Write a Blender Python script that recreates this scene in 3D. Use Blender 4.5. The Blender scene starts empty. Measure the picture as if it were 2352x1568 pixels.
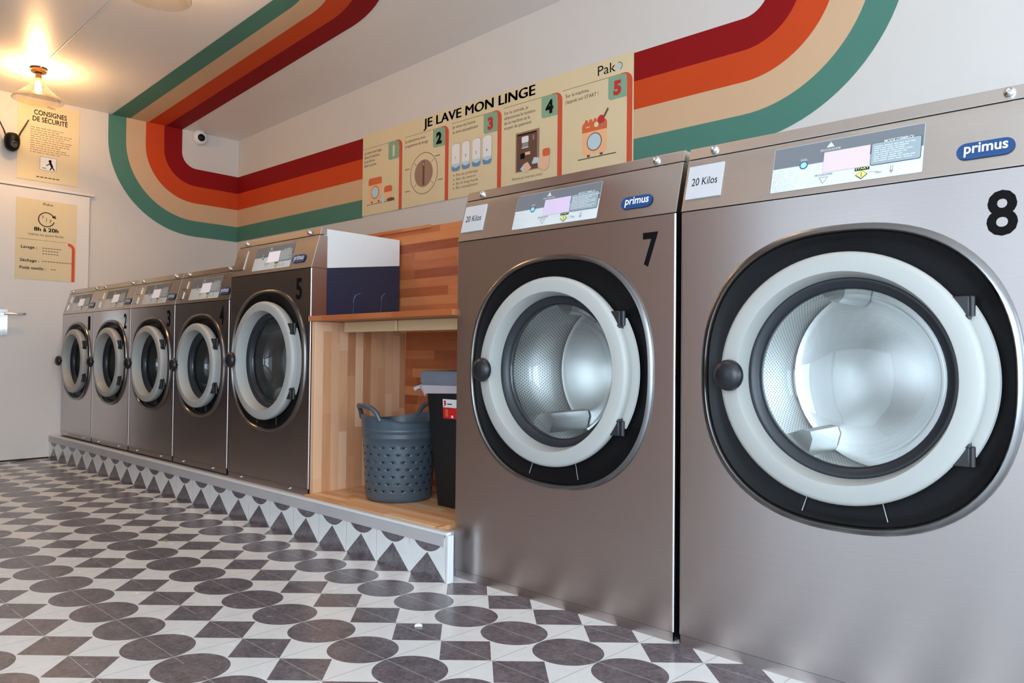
import bpy, math, random
from mathutils import Vector, Matrix
random.seed(7)
sc = bpy.context.scene
COL = sc.collection
PI = math.pi

def S(r, g, b):
    def f(c):
        c /= 255.0
        return c / 12.92 if c <= .04045 else ((c + .055) / 1.055) ** 2.4
    return (f(r), f(g), f(b), 1.0)

# ------------------------------------------------------------------ camera, light, exposure
cam = bpy.data.cameras.new('camera')
cam.lens = 26.07; cam.sensor_width = 36.0; cam.clip_start = .02
camo = bpy.data.objects.new('camera', cam); COL.objects.link(camo)
_r = Vector((0.739794, 0.6727555, 0.0102418)); _d = Vector((-0.0054132, 0.0211727, -0.9997612)); _f = Vector((-0.6728117, 0.7395619, 0.0193052))
camo.matrix_world = Matrix(((_r.x, -_d.x, -_f.x, 2.00062), (_r.y, -_d.y, -_f.y, -1.87044), (_r.z, -_d.z, -_f.z, 0.81771), (0, 0, 0, 1)))
sc.camera = camo

sc.view_settings.view_transform = 'Standard'
sc.view_settings.look = 'None'
sc.view_settings.gamma = 1.0
sc.view_settings.use_curve_mapping = False
sc.view_settings.exposure = 1.1
sc.cycles.use_denoising = True
sc.cycles.max_bounces = 10
sc.cycles.transparent_max_bounces = 16
sc.cycles.sample_clamp_indirect = 4.0

world = bpy.data.worlds.new('daylight'); sc.world = world
world.use_nodes = True
bg = world.node_tree.nodes['Background']
bg.inputs['Color'].default_value = (.72, .87, 1.0, 1); bg.inputs['Strength'].default_value = .22

def area(name, loc, rot, sx, sy, power, color):
    l = bpy.data.lights.new(name, 'AREA'); l.shape = 'RECTANGLE'; l.size = sx; l.size_y = sy
    l.energy = power; l.color = color
    o = bpy.data.objects.new(name, l); COL.objects.link(o)
    o.location = loc; o.rotation_euler = rot
    return o
# daylight through the shop window behind the camera, then two added fill lights
area('shop_window_daylight', (3.65, -3.42, 1.35), (PI / 2, 0, 0), 3.1, 2.4, 96, (.68, .85, 1.0))
area('left_pane_fill', (.8, -3.42, 1.35), (PI / 2, 0, 0), 2.4, 2.4, 13, (.72, .86, 1.0))  # dimmer light added behind the left panes for steel reflections; no door here
area('side_fill_light', (5.66, -1.2, 1.35), (0, PI / 2, 0), 2.4, 3.0, 70, (.68, .85, 1.0))  # added cool fill for walls, floor and ceiling; its side window is made up

# ------------------------------------------------------------------ node helpers / materials
def new_mat(name):
    m = bpy.data.materials.new(name); m.use_nodes = True
    nt = m.node_tree
    return m, nt, nt.nodes['Principled BSDF']

class N:
    def __init__(s, nt): s.nt = nt
    def node(s, t, **kw):
        n = s.nt.nodes.new(t)
        for k, v in kw.items(): setattr(n, k, v)
        return n
    def lk(s, a, b): s.nt.links.new(a, b)
    def put(s, sock, v):
        if isinstance(v, (int, float, tuple, list)): sock.default_value = v
        else: s.lk(v, sock)
    def m(s, op, a, b=0.0, c=0.0):
        n = s.node('ShaderNodeMath', operation=op)
        s.put(n.inputs[0], a); s.put(n.inputs[1], b); s.put(n.inputs[2], c)
        return n.outputs[0]
    def mix(s, f, a, b):
        n = s.node('ShaderNodeMix', data_type='RGBA')
        s.put(n.inputs[0], f); s.put(n.inputs[6], a); s.put(n.inputs[7], b)
        return n.outputs[2]
    def coord(s, which='Object'):
        return s.node('ShaderNodeTexCoord').outputs[which]
    def xyz(s, v):
        n = s.node('ShaderNodeSeparateXYZ'); s.lk(v, n.inputs[0]); return n.outputs
    def comb(s, x, y, z):
        n = s.node('ShaderNodeCombineXYZ')
        for i, v in enumerate((x, y, z)): s.put(n.inputs[i], v)
        return n.outputs[0]
    def noise(s, vec, scale, detail=3, rough=.5):
        n = s.node('ShaderNodeTexNoise'); s.lk(vec, n.inputs['Vector'])
        n.inputs['Scale'].default_value = scale; n.inputs['Detail'].default_value = detail; n.inputs['Roughness'].default_value = rough
        return n.outputs['Fac']
    def scale(s, vec, sx, sy, sz):
        n = s.node('ShaderNodeMapping'); s.lk(vec, n.inputs[0]); n.inputs['Scale'].default_value = (sx, sy, sz)
        return n.outputs[0]
    def bump(s, h, strength, dist):
        n = s.node('ShaderNodeBump'); s.lk(h, n.inputs['Height'])
        n.inputs['Strength'].default_value = strength; n.inputs['Distance'].default_value = dist
        return n.outputs[0]
    def ramp(s, fac, stops):
        n = s.node('ShaderNodeValToRGB'); s.lk(fac, n.inputs[0])
        e = n.color_ramp.elements
        while len(e) < len(stops): e.new(.5)
        for k, (p, c) in enumerate(stops): e[k].position = p; e[k].color = c
        return n.outputs[0]

MATS = {}
def plain(name, col, rough=.5, metal=0.0, spec=.5, coat=0.0, emit=0.0, var=.04):
    if name in MATS: return MATS[name]
    m, nt, b = new_mat(name); n = N(nt)
    c = n.coord()
    f = n.noise(c, 6.0, 4)
    lo = tuple(x * (1 - var) for x in col[:3]) + (1,); hi = tuple(min(1, x * (1 + var)) for x in col[:3]) + (1,)
    n.lk(n.mix(f, lo, hi), b.inputs['Base Color'])
    b.inputs['Roughness'].default_value = rough; b.inputs['Metallic'].default_value = metal
    b.inputs['Specular IOR Level'].default_value = spec; b.inputs['Coat Weight'].default_value = coat
    if emit:
        b.inputs['Emission Color'].default_value = col; b.inputs['Emission Strength'].default_value = emit
    MATS[name] = m
    return m

def steel(name, col, rough, aniso, rot=0.0, streak=.05):
    m, nt, b = new_mat(name); n = N(nt)
    c = n.coord()
    st = n.noise(n.scale(c, 1.2, 1.2, 260), 1.0, 2)
    lo = tuple(x * (1 - streak) for x in col[:3]) + (1,); hi = tuple(x * (1 + streak) for x in col[:3]) + (1,)
    n.lk(n.mix(st, lo, hi), b.inputs['Base Color'])
    b.inputs['Metallic'].default_value = 1.0
    big = n.noise(c, 3.0, 3)
    n.lk(n.m('MULTIPLY_ADD', big, .08, rough - .04), b.inputs['Roughness'])
    b.inputs['Anisotropic'].default_value = aniso
    b.inputs['Anisotropic Rotation'].default_value = rot
    t = n.node('ShaderNodeTangent', direction_type='RADIAL', axis='Z')
    n.lk(t.outputs[0], b.inputs['Tangent'])
    MATS[name] = m
    return m

STEEL = steel('brushed_steel_front', S(194, 186, 184), .31, .78, .25)
STEELP = steel('brushed_steel_panel', S(200, 190, 182), .30, .5, .25)
CHROME = plain('chrome', S(225, 225, 225), .1, 1.0)
LIP = plain('bezel_lip_metal', S(128, 126, 126), .26, 1.0)
BLACK = plain('gloss_black_plastic', S(13, 12, 14), .45, 0, .22)
BLACKM = plain('matt_black_plastic', S(15, 15, 17), .55)
KNOB = plain('knob_black', S(30, 31, 36), .32)
RING = plain('door_ring_grey', S(174, 174, 170), .42)
RUBBER = plain('gasket_rubber', S(36, 40, 46), .36)
HINGE = plain('hinge_dark_metal', S(46, 45, 47), .4, .3)
NAVYR = plain('navy_gloss_edge', S(70, 76, 104), .12, 0, .9)
NAVY = plain('navy_paint', S(37, 44, 66), .35)
OFFWHITE = plain('offwhite_paint', S(222, 224, 222), .45)
WHITE = plain('label_white', S(232, 232, 230), .5)
PLATE = plain('plate_grey', S(196, 196, 198), .4)
INK = plain('ink_black', S(14, 12, 12), .7, 0, .1)
INKB = plain('ink_brown', S(62, 44, 32), .6)
INKG = plain('ink_soft', S(120, 100, 78), .6)
OVG = plain('overlay_grey', S(112, 116, 122), .4)
OVM = plain('overlay_module', S(150, 164, 170), .4)
OVW = plain('overlay_white', S(212, 217, 217), .4)
LILAC = plain('display_lilac', S(214, 194, 220), .3, emit=.03)
DISPW = plain('display_white', S(228, 224, 232), .3, emit=.12)
CYAN = plain('button_cyan', S(150, 215, 228), .4)
NAVYB = plain('badge_navy', S(22, 66, 118), .35)
YEL = plain('button_yellow', S(222, 220, 120), .4)
BEIGE = plain('poster_beige', S(219, 203, 165), .55)
TAB = plain('tab_green', S(128, 168, 140), .55)
REDL = plain('poster_red', S(205, 78, 52), .55)
REDN = plain('numeral_red', S(190, 40, 45), .55)
CREAMN = plain('numeral_cream', S(225, 215, 170), .55)
PEACH = plain('art_peach', S(240, 184, 135), .55)
ORNG = plain('art_orange', S(214, 100, 56), .55)
BRN = plain('art_brown', S(96, 66, 58), .55)
TAUPE = plain('art_taupe', S(150, 120, 102), .55)
PALEB = plain('art_pale_blue', S(186, 212, 222), .5)
PALEG = plain('logo_pale_grey', S(190, 203, 202), .5)
BLUE = plain('art_blue', S(90, 140, 190), .5)
GREY = plain('art_grey', S(140, 140, 142), .5)
SKIN = plain('art_skin', S(232, 188, 155), .55)
STR_G = plain('stripe_green', S(78, 126, 112), .7, 0, .2)
STR_B = plain('stripe_beige', S(206, 172, 138), .7, 0, .2)
STR_O = plain('stripe_orange', (.56, .060, .011, 1), .7, 0, .2)
STR_R = plain('stripe_red', (.25, .003, .005, 1), .7, 0, .2)
WALL = plain('wall_white_paint', S(208, 203, 198), .65, var=.02)
CEIL = plain('ceiling_white_paint', S(236, 228, 222), .4, var=.02)
DOORM = plain('door_white_paint', S(222, 218, 214), .45, var=.02)
DARKW = plain('dark_panelling', S(30, 22, 20), .6)
TAUPEW = plain('far_wall_taupe', S(216, 196, 186), .6)
MARBLE = plain('trim_marble', S(186, 183, 185), .35, var=.12)
TRIMW = plain('trim_white', S(226, 228, 226), .3)
GREYB = plain('bin_lid_grey', S(118, 122, 132), .4)
BAGM = plain('bin_bag_film', S(190, 178, 184), .35)
REDLBL = plain('label_red', S(214, 30, 34), .4)
BRONZE = plain('socket_bronze', S(96, 66, 38), .35, .9)

def glassmat(name, tint, trans=1.0, rough=0.0, ior=1.45):
    m, nt, b = new_mat(name); n = N(nt)
    out = nt.nodes['Material Output']
    tr = n.node('ShaderNodeBsdfTransparent'); tr.inputs[0].default_value = tint
    gl = n.node('ShaderNodeBsdfGlossy'); gl.inputs['Roughness'].default_value = rough
    fr = n.node('ShaderNodeFresnel'); geo = n.node('ShaderNodeNewGeometry')
    n.lk(n.m('MULTIPLY_ADD', geo.outputs['Backfacing'], 1 / ior - ior, ior), fr.inputs[0])
    mx = n.node('ShaderNodeMixShader')
    n.lk(n.m('MULTIPLY', fr.outputs[0], trans), mx.inputs[0]); n.lk(tr.outputs[0], mx.inputs[1]); n.lk(gl.outputs[0], mx.inputs[2])
    n.lk(mx.outputs[0], out.inputs[0])
    MATS[name] = m
    return m
GLASS = glassmat('door_glass', (.93, .95, .95, 1), 1.6, .02)
SHADE = glassmat('lamp_glass', (.97, .94, .88, 1), 2.2, .08)

def make_tile(name, horizontal=True):
    """printed cement tile: rows of dark circles and dark squares on white, 20 cm tiles"""
    m, nt, b = new_mat(name); n = N(nt)
    x, y, z = n.xyz(n.coord())
    if horizontal:
        v = n.m('DIVIDE', n.m('ADD', y, .03635), .1908)
        u = n.m('DIVIDE', n.m('SUBTRACT', n.m('SUBTRACT', x, .02983), n.m('MULTIPLY', v, .0092)), .202)
    else:
        v = n.m('DIVIDE', z, .1908)
        u = n.m('DIVIDE', n.m('SUBTRACT', x, .02983), .202)
    uc = n.m('SUBTRACT', u, .5)
    du = n.m('ABSOLUTE', n.m('SUBTRACT', uc, n.m('ROUND', uc)))
    vi = n.m('ROUND', v)
    dv = n.m('ABSOLUTE', n.m('SUBTRACT', v, vi))
    par = n.m('ABSOLUTE', n.m('SUBTRACT', n.m('MODULO', n.m('ABSOLUTE', vi), 2.0), 0.0))   # 0 squares, 1 circles
    sq = n.m('LESS_THAN', n.m('ADD', du, dv), .49)
    ci = n.m('LESS_THAN', n.m('SQRT', n.m('ADD', n.m('MULTIPLY', du, du), n.m('MULTIPLY', dv, dv))), .492)
    dark = n.m('ADD', n.m('MULTIPLY', sq, n.m('LESS_THAN', par, .5)), n.m('MULTIPLY', ci, n.m('GREATER_THAN', par, .5)))
    c = n.coord()
    n1 = n.noise(c, 16, 6, .7); n2 = n.noise(c, 70, 4, .7)
    pit = n.m('MULTIPLY', n1, n2)
    dcol = n.ramp(pit, [(.14, S(82, 77, 82)), (.3, S(113, 106, 112)), (.5, S(130, 123, 129))])
    wcol = n.ramp(n1, [(.3, S(226, 228, 228)), (.7, S(236, 238, 238))])
    base = n.mix(dark, wcol, dcol)
    # grout lines on the tile edges
    fu = n.m('ABSOLUTE', n.m('SUBTRACT', u, n.m('ROUND', u)))
    if horizontal: fv = dv
    else: fv = fu
    g = n.m('LESS_THAN', n.m('MINIMUM', fu, fv), .0065)
    gcol = n.mix(dark, S(178, 180, 180), S(160, 158, 160))
    vis = n.m('MULTIPLY', g, n.m('GREATER_THAN', n.noise(c, 5.0, 2), .42))
    n.lk(n.mix(vis, base, gcol), b.inputs['Base Color'])
    b.inputs['Roughness'].default_value = .42
    n.lk(n.m('MULTIPLY_ADD', n1, .16, .17), b.inputs['Roughness']); b.inputs['Specular IOR Level'].default_value = 1.0
    n.lk(n.bump(pit, .12, .004), b.inputs['Normal'])
    MATS[name] = m
    return m
FLOOR = make_tile('cement_tile_floor', True)
RISER = make_tile('cement_tile_riser', False)

def make_wood(name, axes, cols, stave=.045, length=.38):
    """butcher block: staves of varying tone; axes = (along, across) as object axes"""
    m, nt, b = new_mat(name); n = N(nt)
    o = n.xyz(n.coord()); ax = {'x': o[0], 'y': o[1], 'z': o[2]}
    a, w = ax[axes[0]], ax[axes[1]]
    row = n.m('FLOOR', n.m('DIVIDE', w, stave))
    wn = n.node('ShaderNodeTexWhiteNoise', noise_dimensions='1D'); n.lk(row, wn.inputs['W'])
    off = n.m('ADD', n.m('DIVIDE', a, length), n.m('MULTIPLY', wn.outputs[0], 7.3))
    seg = n.m('FLOOR', off)
    wn2 = n.node('ShaderNodeTexWhiteNoise', noise_dimensions='2D'); n.lk(n.comb(row, seg, 0), wn2.inputs[0])
    grain = n.noise(n.comb(n.m('MULTIPLY', a, 5), n.m('MULTIPLY', w, 70), n.m('MULTIPLY', seg, 3.7)), 1.0, 5, .6)
    broad = n.noise(n.comb(n.m('MULTIPLY', a, 3), n.m('MULTIPLY', w, 14), n.m('ADD', seg, row)), 1.0, 2)
    f = n.m('ADD', n.m('MULTIPLY_ADD', wn2.outputs[0], .75, -.1), n.m('ADD', n.m('MULTIPLY', grain, .28), n.m('MULTIPLY', broad, .22)))
    col = n.ramp(f, [(.12, cols[0]), (.5, cols[1]), (.88, cols[2])])
    fw = n.m('FRACT', n.m('DIVIDE', w, stave))
    edge = n.m('LESS_THAN', n.m('MINIMUM', fw, n.m('SUBTRACT', 1.0, fw)), .012)
    n.lk(n.mix(n.m('MULTIPLY', edge, .35), col, cols[0]), b.inputs['Base Color'])
    b.inputs['Roughness'].default_value = .42
    n.lk(n.bump(grain, .08, .002), b.inputs['Normal'])
    MATS[name] = m
    return m
WL = (S(188, 124, 84), S(216, 159, 117), S(233, 188, 152))
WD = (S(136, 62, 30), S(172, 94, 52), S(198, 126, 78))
WOODV = make_wood('oak_block_upright', 'zy', WL)
WOODF = make_wood('oak_block_board', 'xy', (S(196, 136, 90), S(218, 164, 116), S(232, 190, 146)), .04, .3)
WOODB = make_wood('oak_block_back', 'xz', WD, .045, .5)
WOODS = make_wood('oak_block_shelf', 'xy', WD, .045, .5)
PINE = make_wood('pine_batten', 'xz', (S(196, 160, 120), S(212, 180, 140), S(222, 194, 156)), .08, 2.0)

def make_drum():
    m, nt, b = new_mat('perforated_drum_steel'); n = N(nt)
    x, y, z = n.xyz(n.coord())
    ang = n.m('MULTIPLY', n.m('ARCTAN2', x, z), .26 / .0105)
    dep = n.m('DIVIDE', y, .0105)
    row = n.m('FLOOR', dep)
    a2 = n.m('ADD', ang, n.m('MULTIPLY', n.m('MODULO', n.m('ABSOLUTE', row), 2.0), .5))
    fa = n.m('SUBTRACT', n.m('FRACT', a2), .5); fd = n.m('SUBTRACT', n.m('FRACT', dep), .5)
    hole = n.m('LESS_THAN', n.m('ADD', n.m('MULTIPLY', fa, fa), n.m('MULTIPLY', fd, fd)), .05)
    n.lk(n.mix(hole, S(205, 205, 203), S(40, 38, 38)), b.inputs['Base Color'])
    n.lk(n.m('SUBTRACT', 1.0, hole), b.inputs['Metallic'])
    b.inputs['Roughness'].default_value = .32
    return m
DRUM = make_drum()
DRUMB = plain('drum_back_steel', S(210, 210, 208), .34, 1.0)

def make_basket():
    m, nt, b = new_mat('basket_plastic'); n = N(nt)
    out = nt.nodes['Material Output']
    x, y, z = n.xyz(n.coord())
    rows = n.m('DIVIDE', n.m('SUBTRACT', z, .035), .031)
    ri = n.m('FLOOR', rows)
    u = n.m('ADD', n.m('MULTIPLY', n.m('ARCTAN2', x, y), 22 / (2 * PI)), n.m('MULTIPLY', n.m('MODULO', n.m('ABSOLUTE', ri), 2.0), .5))
    fu = n.m('SUBTRACT', n.m('FRACT', u), .5); fv = n.m('SUBTRACT', n.m('FRACT', rows), .5)
    d = n.m('ADD', n.m('MULTIPLY', n.m('MULTIPLY', fu, fu), 9.0), n.m('MULTIPLY', n.m('MULTIPLY', fv, fv), 14.0))
    zone = n.m('MULTIPLY', n.m('GREATER_THAN', z, .036), n.m('LESS_THAN', z, .252))
    hole = n.m('MULTIPLY', n.m('LESS_THAN', d, .13), zone)
    dim = n.m('MULTIPLY', n.m('SUBTRACT', 1.0, n.m('MINIMUM', d, 1.0)), zone)
    wob = n.noise(n.coord(), 9.0, 2)
    n.lk(n.mix(wob, S(68, 80, 90), S(76, 88, 98)), b.inputs['Base Color'])
    b.inputs['Roughness'].default_value = .33
    n.lk(n.bump(n.m('MULTIPLY', dim, -1.0), .7, .006), b.inputs['Normal'])
    tr = n.node('ShaderNodeBsdfTransparent'); mx = n.node('ShaderNodeMixShader')
    n.lk(n.m('MULTIPLY', hole, n.m('GREATER_THAN', n.m('ABSOLUTE', fv), .0)), mx.inputs[0])
    n.lk(b.outputs[0], mx.inputs[1]); n.lk(tr.outputs[0], mx.inputs[2]); n.lk(mx.outputs[0], out.inputs[0])
    return m
BASK = make_basket()
BASKP = plain('basket_rim_plastic', S(70, 82, 92), .33)

# ------------------------------------------------------------------ mesh builder
class MB:
    def __init__(s): s.v = []; s.f = []; s.mi = []; s.mats = []
    def mat(s, m):
        if m not in s.mats: s.mats.append(m)
        return s.mats.index(m)
    def add(s, vs, fs, m):
        b = len(s.v); k = s.mat(m)
        s.v += [tuple(p) for p in vs]
        for f in fs: s.f.append(tuple(b + i for i in f)); s.mi.append(k)
    def box(s, x0, x1, y0, y1, z0, z1, m, skip=''):
        vs = [(x0, y0, z0), (x1, y0, z0), (x1, y1, z0), (x0, y1, z0), (x0, y0, z1), (x1, y0, z1), (x1, y1, z1), (x0, y1, z1)]
        fs = {'b': (3, 2, 1, 0), 't': (4, 5, 6, 7), 'f': (0, 1, 5, 4), 'k': (2, 3, 7, 6), 'l': (3, 0, 4, 7), 'r': (1, 2, 6, 5)}
        s.add(vs, [f for k, f in fs.items() if k not in skip], m)
    def loft(s, loops, m, closed=True, cap0=False, cap1=False):
        n = len(loops[0]); vs = [p for l in loops for p in l]; fs = []
        for i in range(len(loops) - 1):
            for j in range(n if closed else n - 1):
                k = (j + 1) % n
                fs.append((i * n + j, i * n + k, (i + 1) * n + k, (i + 1) * n + j))
        if cap0: fs.append(tuple(range(n))[::-1])
        if cap1: fs.append(tuple((len(loops) - 1) * n + j for j in range(n)))
        s.add(vs, fs, m)
    def lathe(s, prof, c, m, n=64, axis='y', cap0=False, cap1=False):
        loops = []
        for r, d in prof:
            l = []
            for j in range(n):
                a = 2 * PI * j / n
                p, q = r * math.cos(a), r * math.sin(a)
                l.append((c[0] + p, c[1] + d, c[2] + q) if axis == 'y' else (c[0] + p, c[1] + q, c[2] + d) if axis == 'z' else (c[0] + d, c[1] + p, c[2] + q))
            loops.append(l)
        s.loft(loops, m, True, cap0, cap1)
    def tube(s, pts, r, m, n=10, cap=True):
        pts = [Vector(p) for p in pts]; loops = []
        up = Vector((0, 0, 1))
        for i, p in enumerate(pts):
            t = (pts[min(i + 1, len(pts) - 1)] - pts[max(i - 1, 0)]).normalized()
            a = t.cross(up)
            if a.length < 1e-3: a = t.cross(Vector((1, 0, 0)))
            a.normalize(); b = t.cross(a)
            rr = r[i] if isinstance(r, (list, tuple)) else r
            loops.append([p + a * rr * math.cos(2 * PI * k / n) + b * rr * math.sin(2 * PI * k / n) for k in range(n)])
        s.loft(loops, m, True, cap, cap)
    def build(s, name, parent=None, bevel=0.0, smooth=True, angle=35, xf=None, seg=2):
        me = bpy.data.meshes.new(name)
        vs = s.v if xf is None else [tuple(xf(p)) for p in s.v]
        me.from_pydata(vs, [], s.f)
        for m in s.mats: me.materials.append(m)
        for p, k in zip(me.polygons, s.mi): p.material_index = k
        me.update()
        if smooth:
            me.shade_smooth(); me.set_sharp_from_angle(angle=math.radians(angle))
        o = bpy.data.objects.new(name, me); COL.objects.link(o)
        if parent is not None: o.parent = parent
        if bevel:
            bv = o.modifiers.new('edge', 'BEVEL'); bv.width = bevel; bv.segments = seg; bv.limit_method = 'ANGLE'
        return o

_tc = {}
def text_verts(body, size, bold=0.0, align='LEFT', xs=1.0, space=1.0, shear=0.0):
    """2D glyph outlines filled as faces: returns verts (u, v) and faces"""
    key = (body, size, bold, align, xs, space, shear)
    if key in _tc: return _tc[key]
    cu = bpy.data.curves.new('glyphs', 'FONT'); cu.body = body; cu.size = size; cu.offset = bold
    cu.align_x = align; cu.space_character = space; cu.shear = shear; cu.resolution_u = 3; cu.fill_mode = 'FRONT'
    o = bpy.data.objects.new('glyphs', cu); COL.objects.link(o)
    me = bpy.data.meshes.new_from_object(o.evaluated_get(bpy.context.evaluated_depsgraph_get()))
    vs = [(v.co.x * xs, v.co.y) for v in me.vertices]; fs = [tuple(p.vertices) for p in me.polygons]
    bpy.data.objects.remove(o); bpy.data.curves.remove(cu); bpy.data.meshes.remove(me)
    _tc[key] = (vs, fs)
    return vs, fs

class Art(MB):
    """flat printed artwork in (u, v) with a small lift per ink layer; xf maps (u, v, lift) into the parent's space"""
    def __init__(s, step=.0006): super().__init__(); s.step = step
    def poly(s, pts, m, lay=1): s.add([(u, v, lay * s.step) for u, v in pts], [tuple(range(len(pts)))], m)
    def rect(s, u0, v0, u1, v1, m, lay=1): s.poly([(u0, v0), (u1, v0), (u1, v1), (u0, v1)], m, lay)
    def disc(s, u, v, r, m, lay=1, n=32, ry=None):
        ry = ry or r
        s.poly([(u + r * math.cos(2 * PI * k / n), v + ry * math.sin(2 * PI * k / n)) for k in range(n)], m, lay)
    def ring(s, u, v, r0, r1, m, lay=1, n=40, a0=0, a1=2 * PI):
        vs = []; fs = []
        for k in range(n + 1):
            a = a0 + (a1 - a0) * k / n
            vs += [(u + r0 * math.cos(a), v + r0 * math.sin(a), lay * s.step), (u + r1 * math.cos(a), v + r1 * math.sin(a), lay * s.step)]
        for k in range(n): fs.append((2 * k, 2 * k + 1, 2 * k + 3, 2 * k + 2))
        s.add(vs, fs, m)
    def line(s, u0, v0, u1, v1, w, m, lay=1):
        d = math.hypot(u1 - u0, v1 - v0); a, b = -(v1 - v0) / d * w / 2, (u1 - u0) / d * w / 2
        s.poly([(u0 - a, v0 - b), (u1 - a, v1 - b), (u1 + a, v1 + b), (u0 + a, v0 + b)], m, lay)
    def rrect(s, u0, v0, u1, v1, r, m, lay=1, corners=(1, 1, 1, 1), n=6):
        """corners: bottom-left, bottom-right, top-right, top-left rounded or not"""
        pts = []
        for i, (cu, cv, a) in enumerate(((u0 + r, v0 + r, PI), (u1 - r, v0 + r, 1.5 * PI), (u1 - r, v1 - r, 0), (u0 + r, v1 - r, .5 * PI))):
            if corners[i]:
                for k in range(n + 1): pts.append((cu + r * math.cos(a + .5 * PI * k / n), cv + r * math.sin(a + .5 * PI * k / n)))
            else: pts.append(((u0, v0), (u1, v0), (u1, v1), (u0, v1))[i])
        s.poly(pts, m, lay)
    def text(s, body, u, v, size, m, lay=2, width=None, **kw):
        vs, fs = text_verts(body, size, **kw)
        k = 1.0
        if width:
            xs = [p[0] for p in vs]; k = width / (max(xs) - min(xs))
        s.add([(u + a * k, v + b, lay * s.step) for a, b in vs], fs, m)

def empty(name, loc, label=None, cat=None, group=None):
    o = bpy.data.objects.new(name, None); COL.objects.link(o); o.location = loc; o.empty_display_size = .1
    return tag(o, label, cat, group)
def tag(o, label=None, cat=None, group=None, kind=None):
    if label: o['label'] = label
    if cat: o['category'] = cat
    if group: o['group'] = group
    if kind: o['kind'] = kind
    return o

# ------------------------------------------------------------------ the setting
XL, YB, YF, XR = -4.45, 1.45, -3.35, 5.6
def zc(x, y): return 2.775 + .028 * (x + 4.2) + .02 * (y - 1.45)      # the ceiling leans up slightly to the right

b = MB(); b.box(XL - .15, XR + .15, YF - .15, YB + .15, -.12, 0, FLOOR); tag(b.build('floor', smooth=False), kind='structure')
b = MB(); b.box(XL - .15, XR + .15, YB, YB + .14, 0, 3.3, WALL); wall_back = tag(b.build('wall_back', smooth=False), kind='structure')
b = MB(); b.box(XL - .14, XL, YF, YB, 0, 3.3, WALL); wall_left = tag(b.build('wall_left', smooth=False), kind='structure')
b = MB(); b.box(XR, XR + .14, YF, -2.75, 0, 3.3, WALL); b.box(XR, XR + .14, .35, YB, 0, 3.3, WALL); b.box(XR, XR + .14, -2.75, .35, 0, .12, WALL); b.box(XR, XR + .14, -2.75, .35, 2.55, 3.3, WALL)
tag(b.build('wall_right', smooth=False), kind='structure')
b = MB()  # unseen side window frame, added to go with the side fill light
for y in (-2.75, -1.23, .29): b.box(XR + .02, XR + .05, y, y + .06, .12, 2.55, DARKW)
b.box(XR + .02, XR + .05, -2.75, .35, .12, .2, DARKW); b.box(XR + .02, XR + .05, -2.75, .35, 2.47, 2.55, DARKW)
tag(b.build('added_side_window', smooth=False), kind='structure')
b = MB()   # street side: solid on the left, wide shop window on the right
b.box(XL - .15, -.45, YF - .14, YF, 0, 3.3, TAUPEW); b.box(5.2, XR + .15, YF - .14, YF, 0, 3.3, TAUPEW)
b.box(-.45, 5.2, YF - .14, YF, 0, .12, TAUPEW); b.box(-.45, 5.2, YF - .14, YF, 2.55, 3.3, TAUPEW)
tag(b.build('wall_front', smooth=False), kind='structure')
b = MB()
for x in (-.45, .78, 2.02, 3.1, 4.1, 5.14): b.box(x, x + .06, YF - .1, YF - .04, .12, 2.55, DARKW)
b.box(-.45, 5.2, YF - .1, YF - .04, .12, .2, DARKW); b.box(-.45, 5.2, YF - .1, YF - .04, 2.47, 2.55, DARKW)
tag(b.build('window_1', smooth=False), kind='structure')
b = MB()
cs = [(XL - .15, YF - .15), (XR + .15, YF - .15), (XR + .15, YB + .15), (XL - .15, YB + .15)]
b.loft([[(x, y, zc(x, y)) for x, y in cs], [(x, y, zc(x, y) + .12) for x, y in cs]], CEIL, True, True, True)
ceiling = tag(b.build('ceiling', smooth=False), kind='structure')
b = MB(); b.box(XL, XL + .012, -.4, -.046, 0, .012, BLACKM); tag(b.build('door_gap_shade', smooth=False), kind='structure')  # black strip standing in for the shaded gap under the door
b = MB(); b.box(XL, XL + .03, YF, -.56, 0, 2.45, DARKW); tag(b.build('trim_1', smooth=False), kind='structure')

# painted stripes running over ceiling, left wall and back wall
R0 = [.13, .283, .434, .59, .727]                   # edges from the red inside to the green outside
INKS = [STR_R, STR_O, STR_B, STR_G]
NAMES = ['painted_red_stripe', 'painted_orange_stripe', 'painted_beige_stripe', 'painted_green_stripe']
def strip(b, e0, e1, m):
    vs = [p for q in zip(e0, e1) for p in q]
    b.add(vs, [(2 * i, 2 * i + 1, 2 * i + 3, 2 * i + 2) for i in range(len(e0) - 1)], m)
yc, zcn = 1.062, 2.563
def edge_left(r):
    pts = [(XL + .002, yc - r, zc(XL, yc - r) + .01)]
    for k in range(25):
        a = PI + .5 * PI * k / 24
        pts.append((XL + .002, yc + r * math.cos(a), zcn + r * math.sin(a)))
    pts.append((XL + .002, YB - .001, zcn - r)); return pts
def edge_back_a(r): return [(XL + .001, YB - .0008, zcn - r), (-2.536, YB - .0008, zcn - r - .003)]
def edge_back_b(r):
    pts = [(-.163, YB - .0008, zcn - r)]
    for k in range(25):
        a = -.5 * PI + .5 * PI * k / 24
        pts.append((.447 + r * math.cos(a), YB - .0008, zcn + r * math.sin(a)))
    pts.append((.447 + r, YB - .0008, zc(.447 + r, YB) + .02)); return pts
CY = [.932, .788, .646, .5, .358]; CY2 = [.80, .66, .53, .405, .285]
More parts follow.
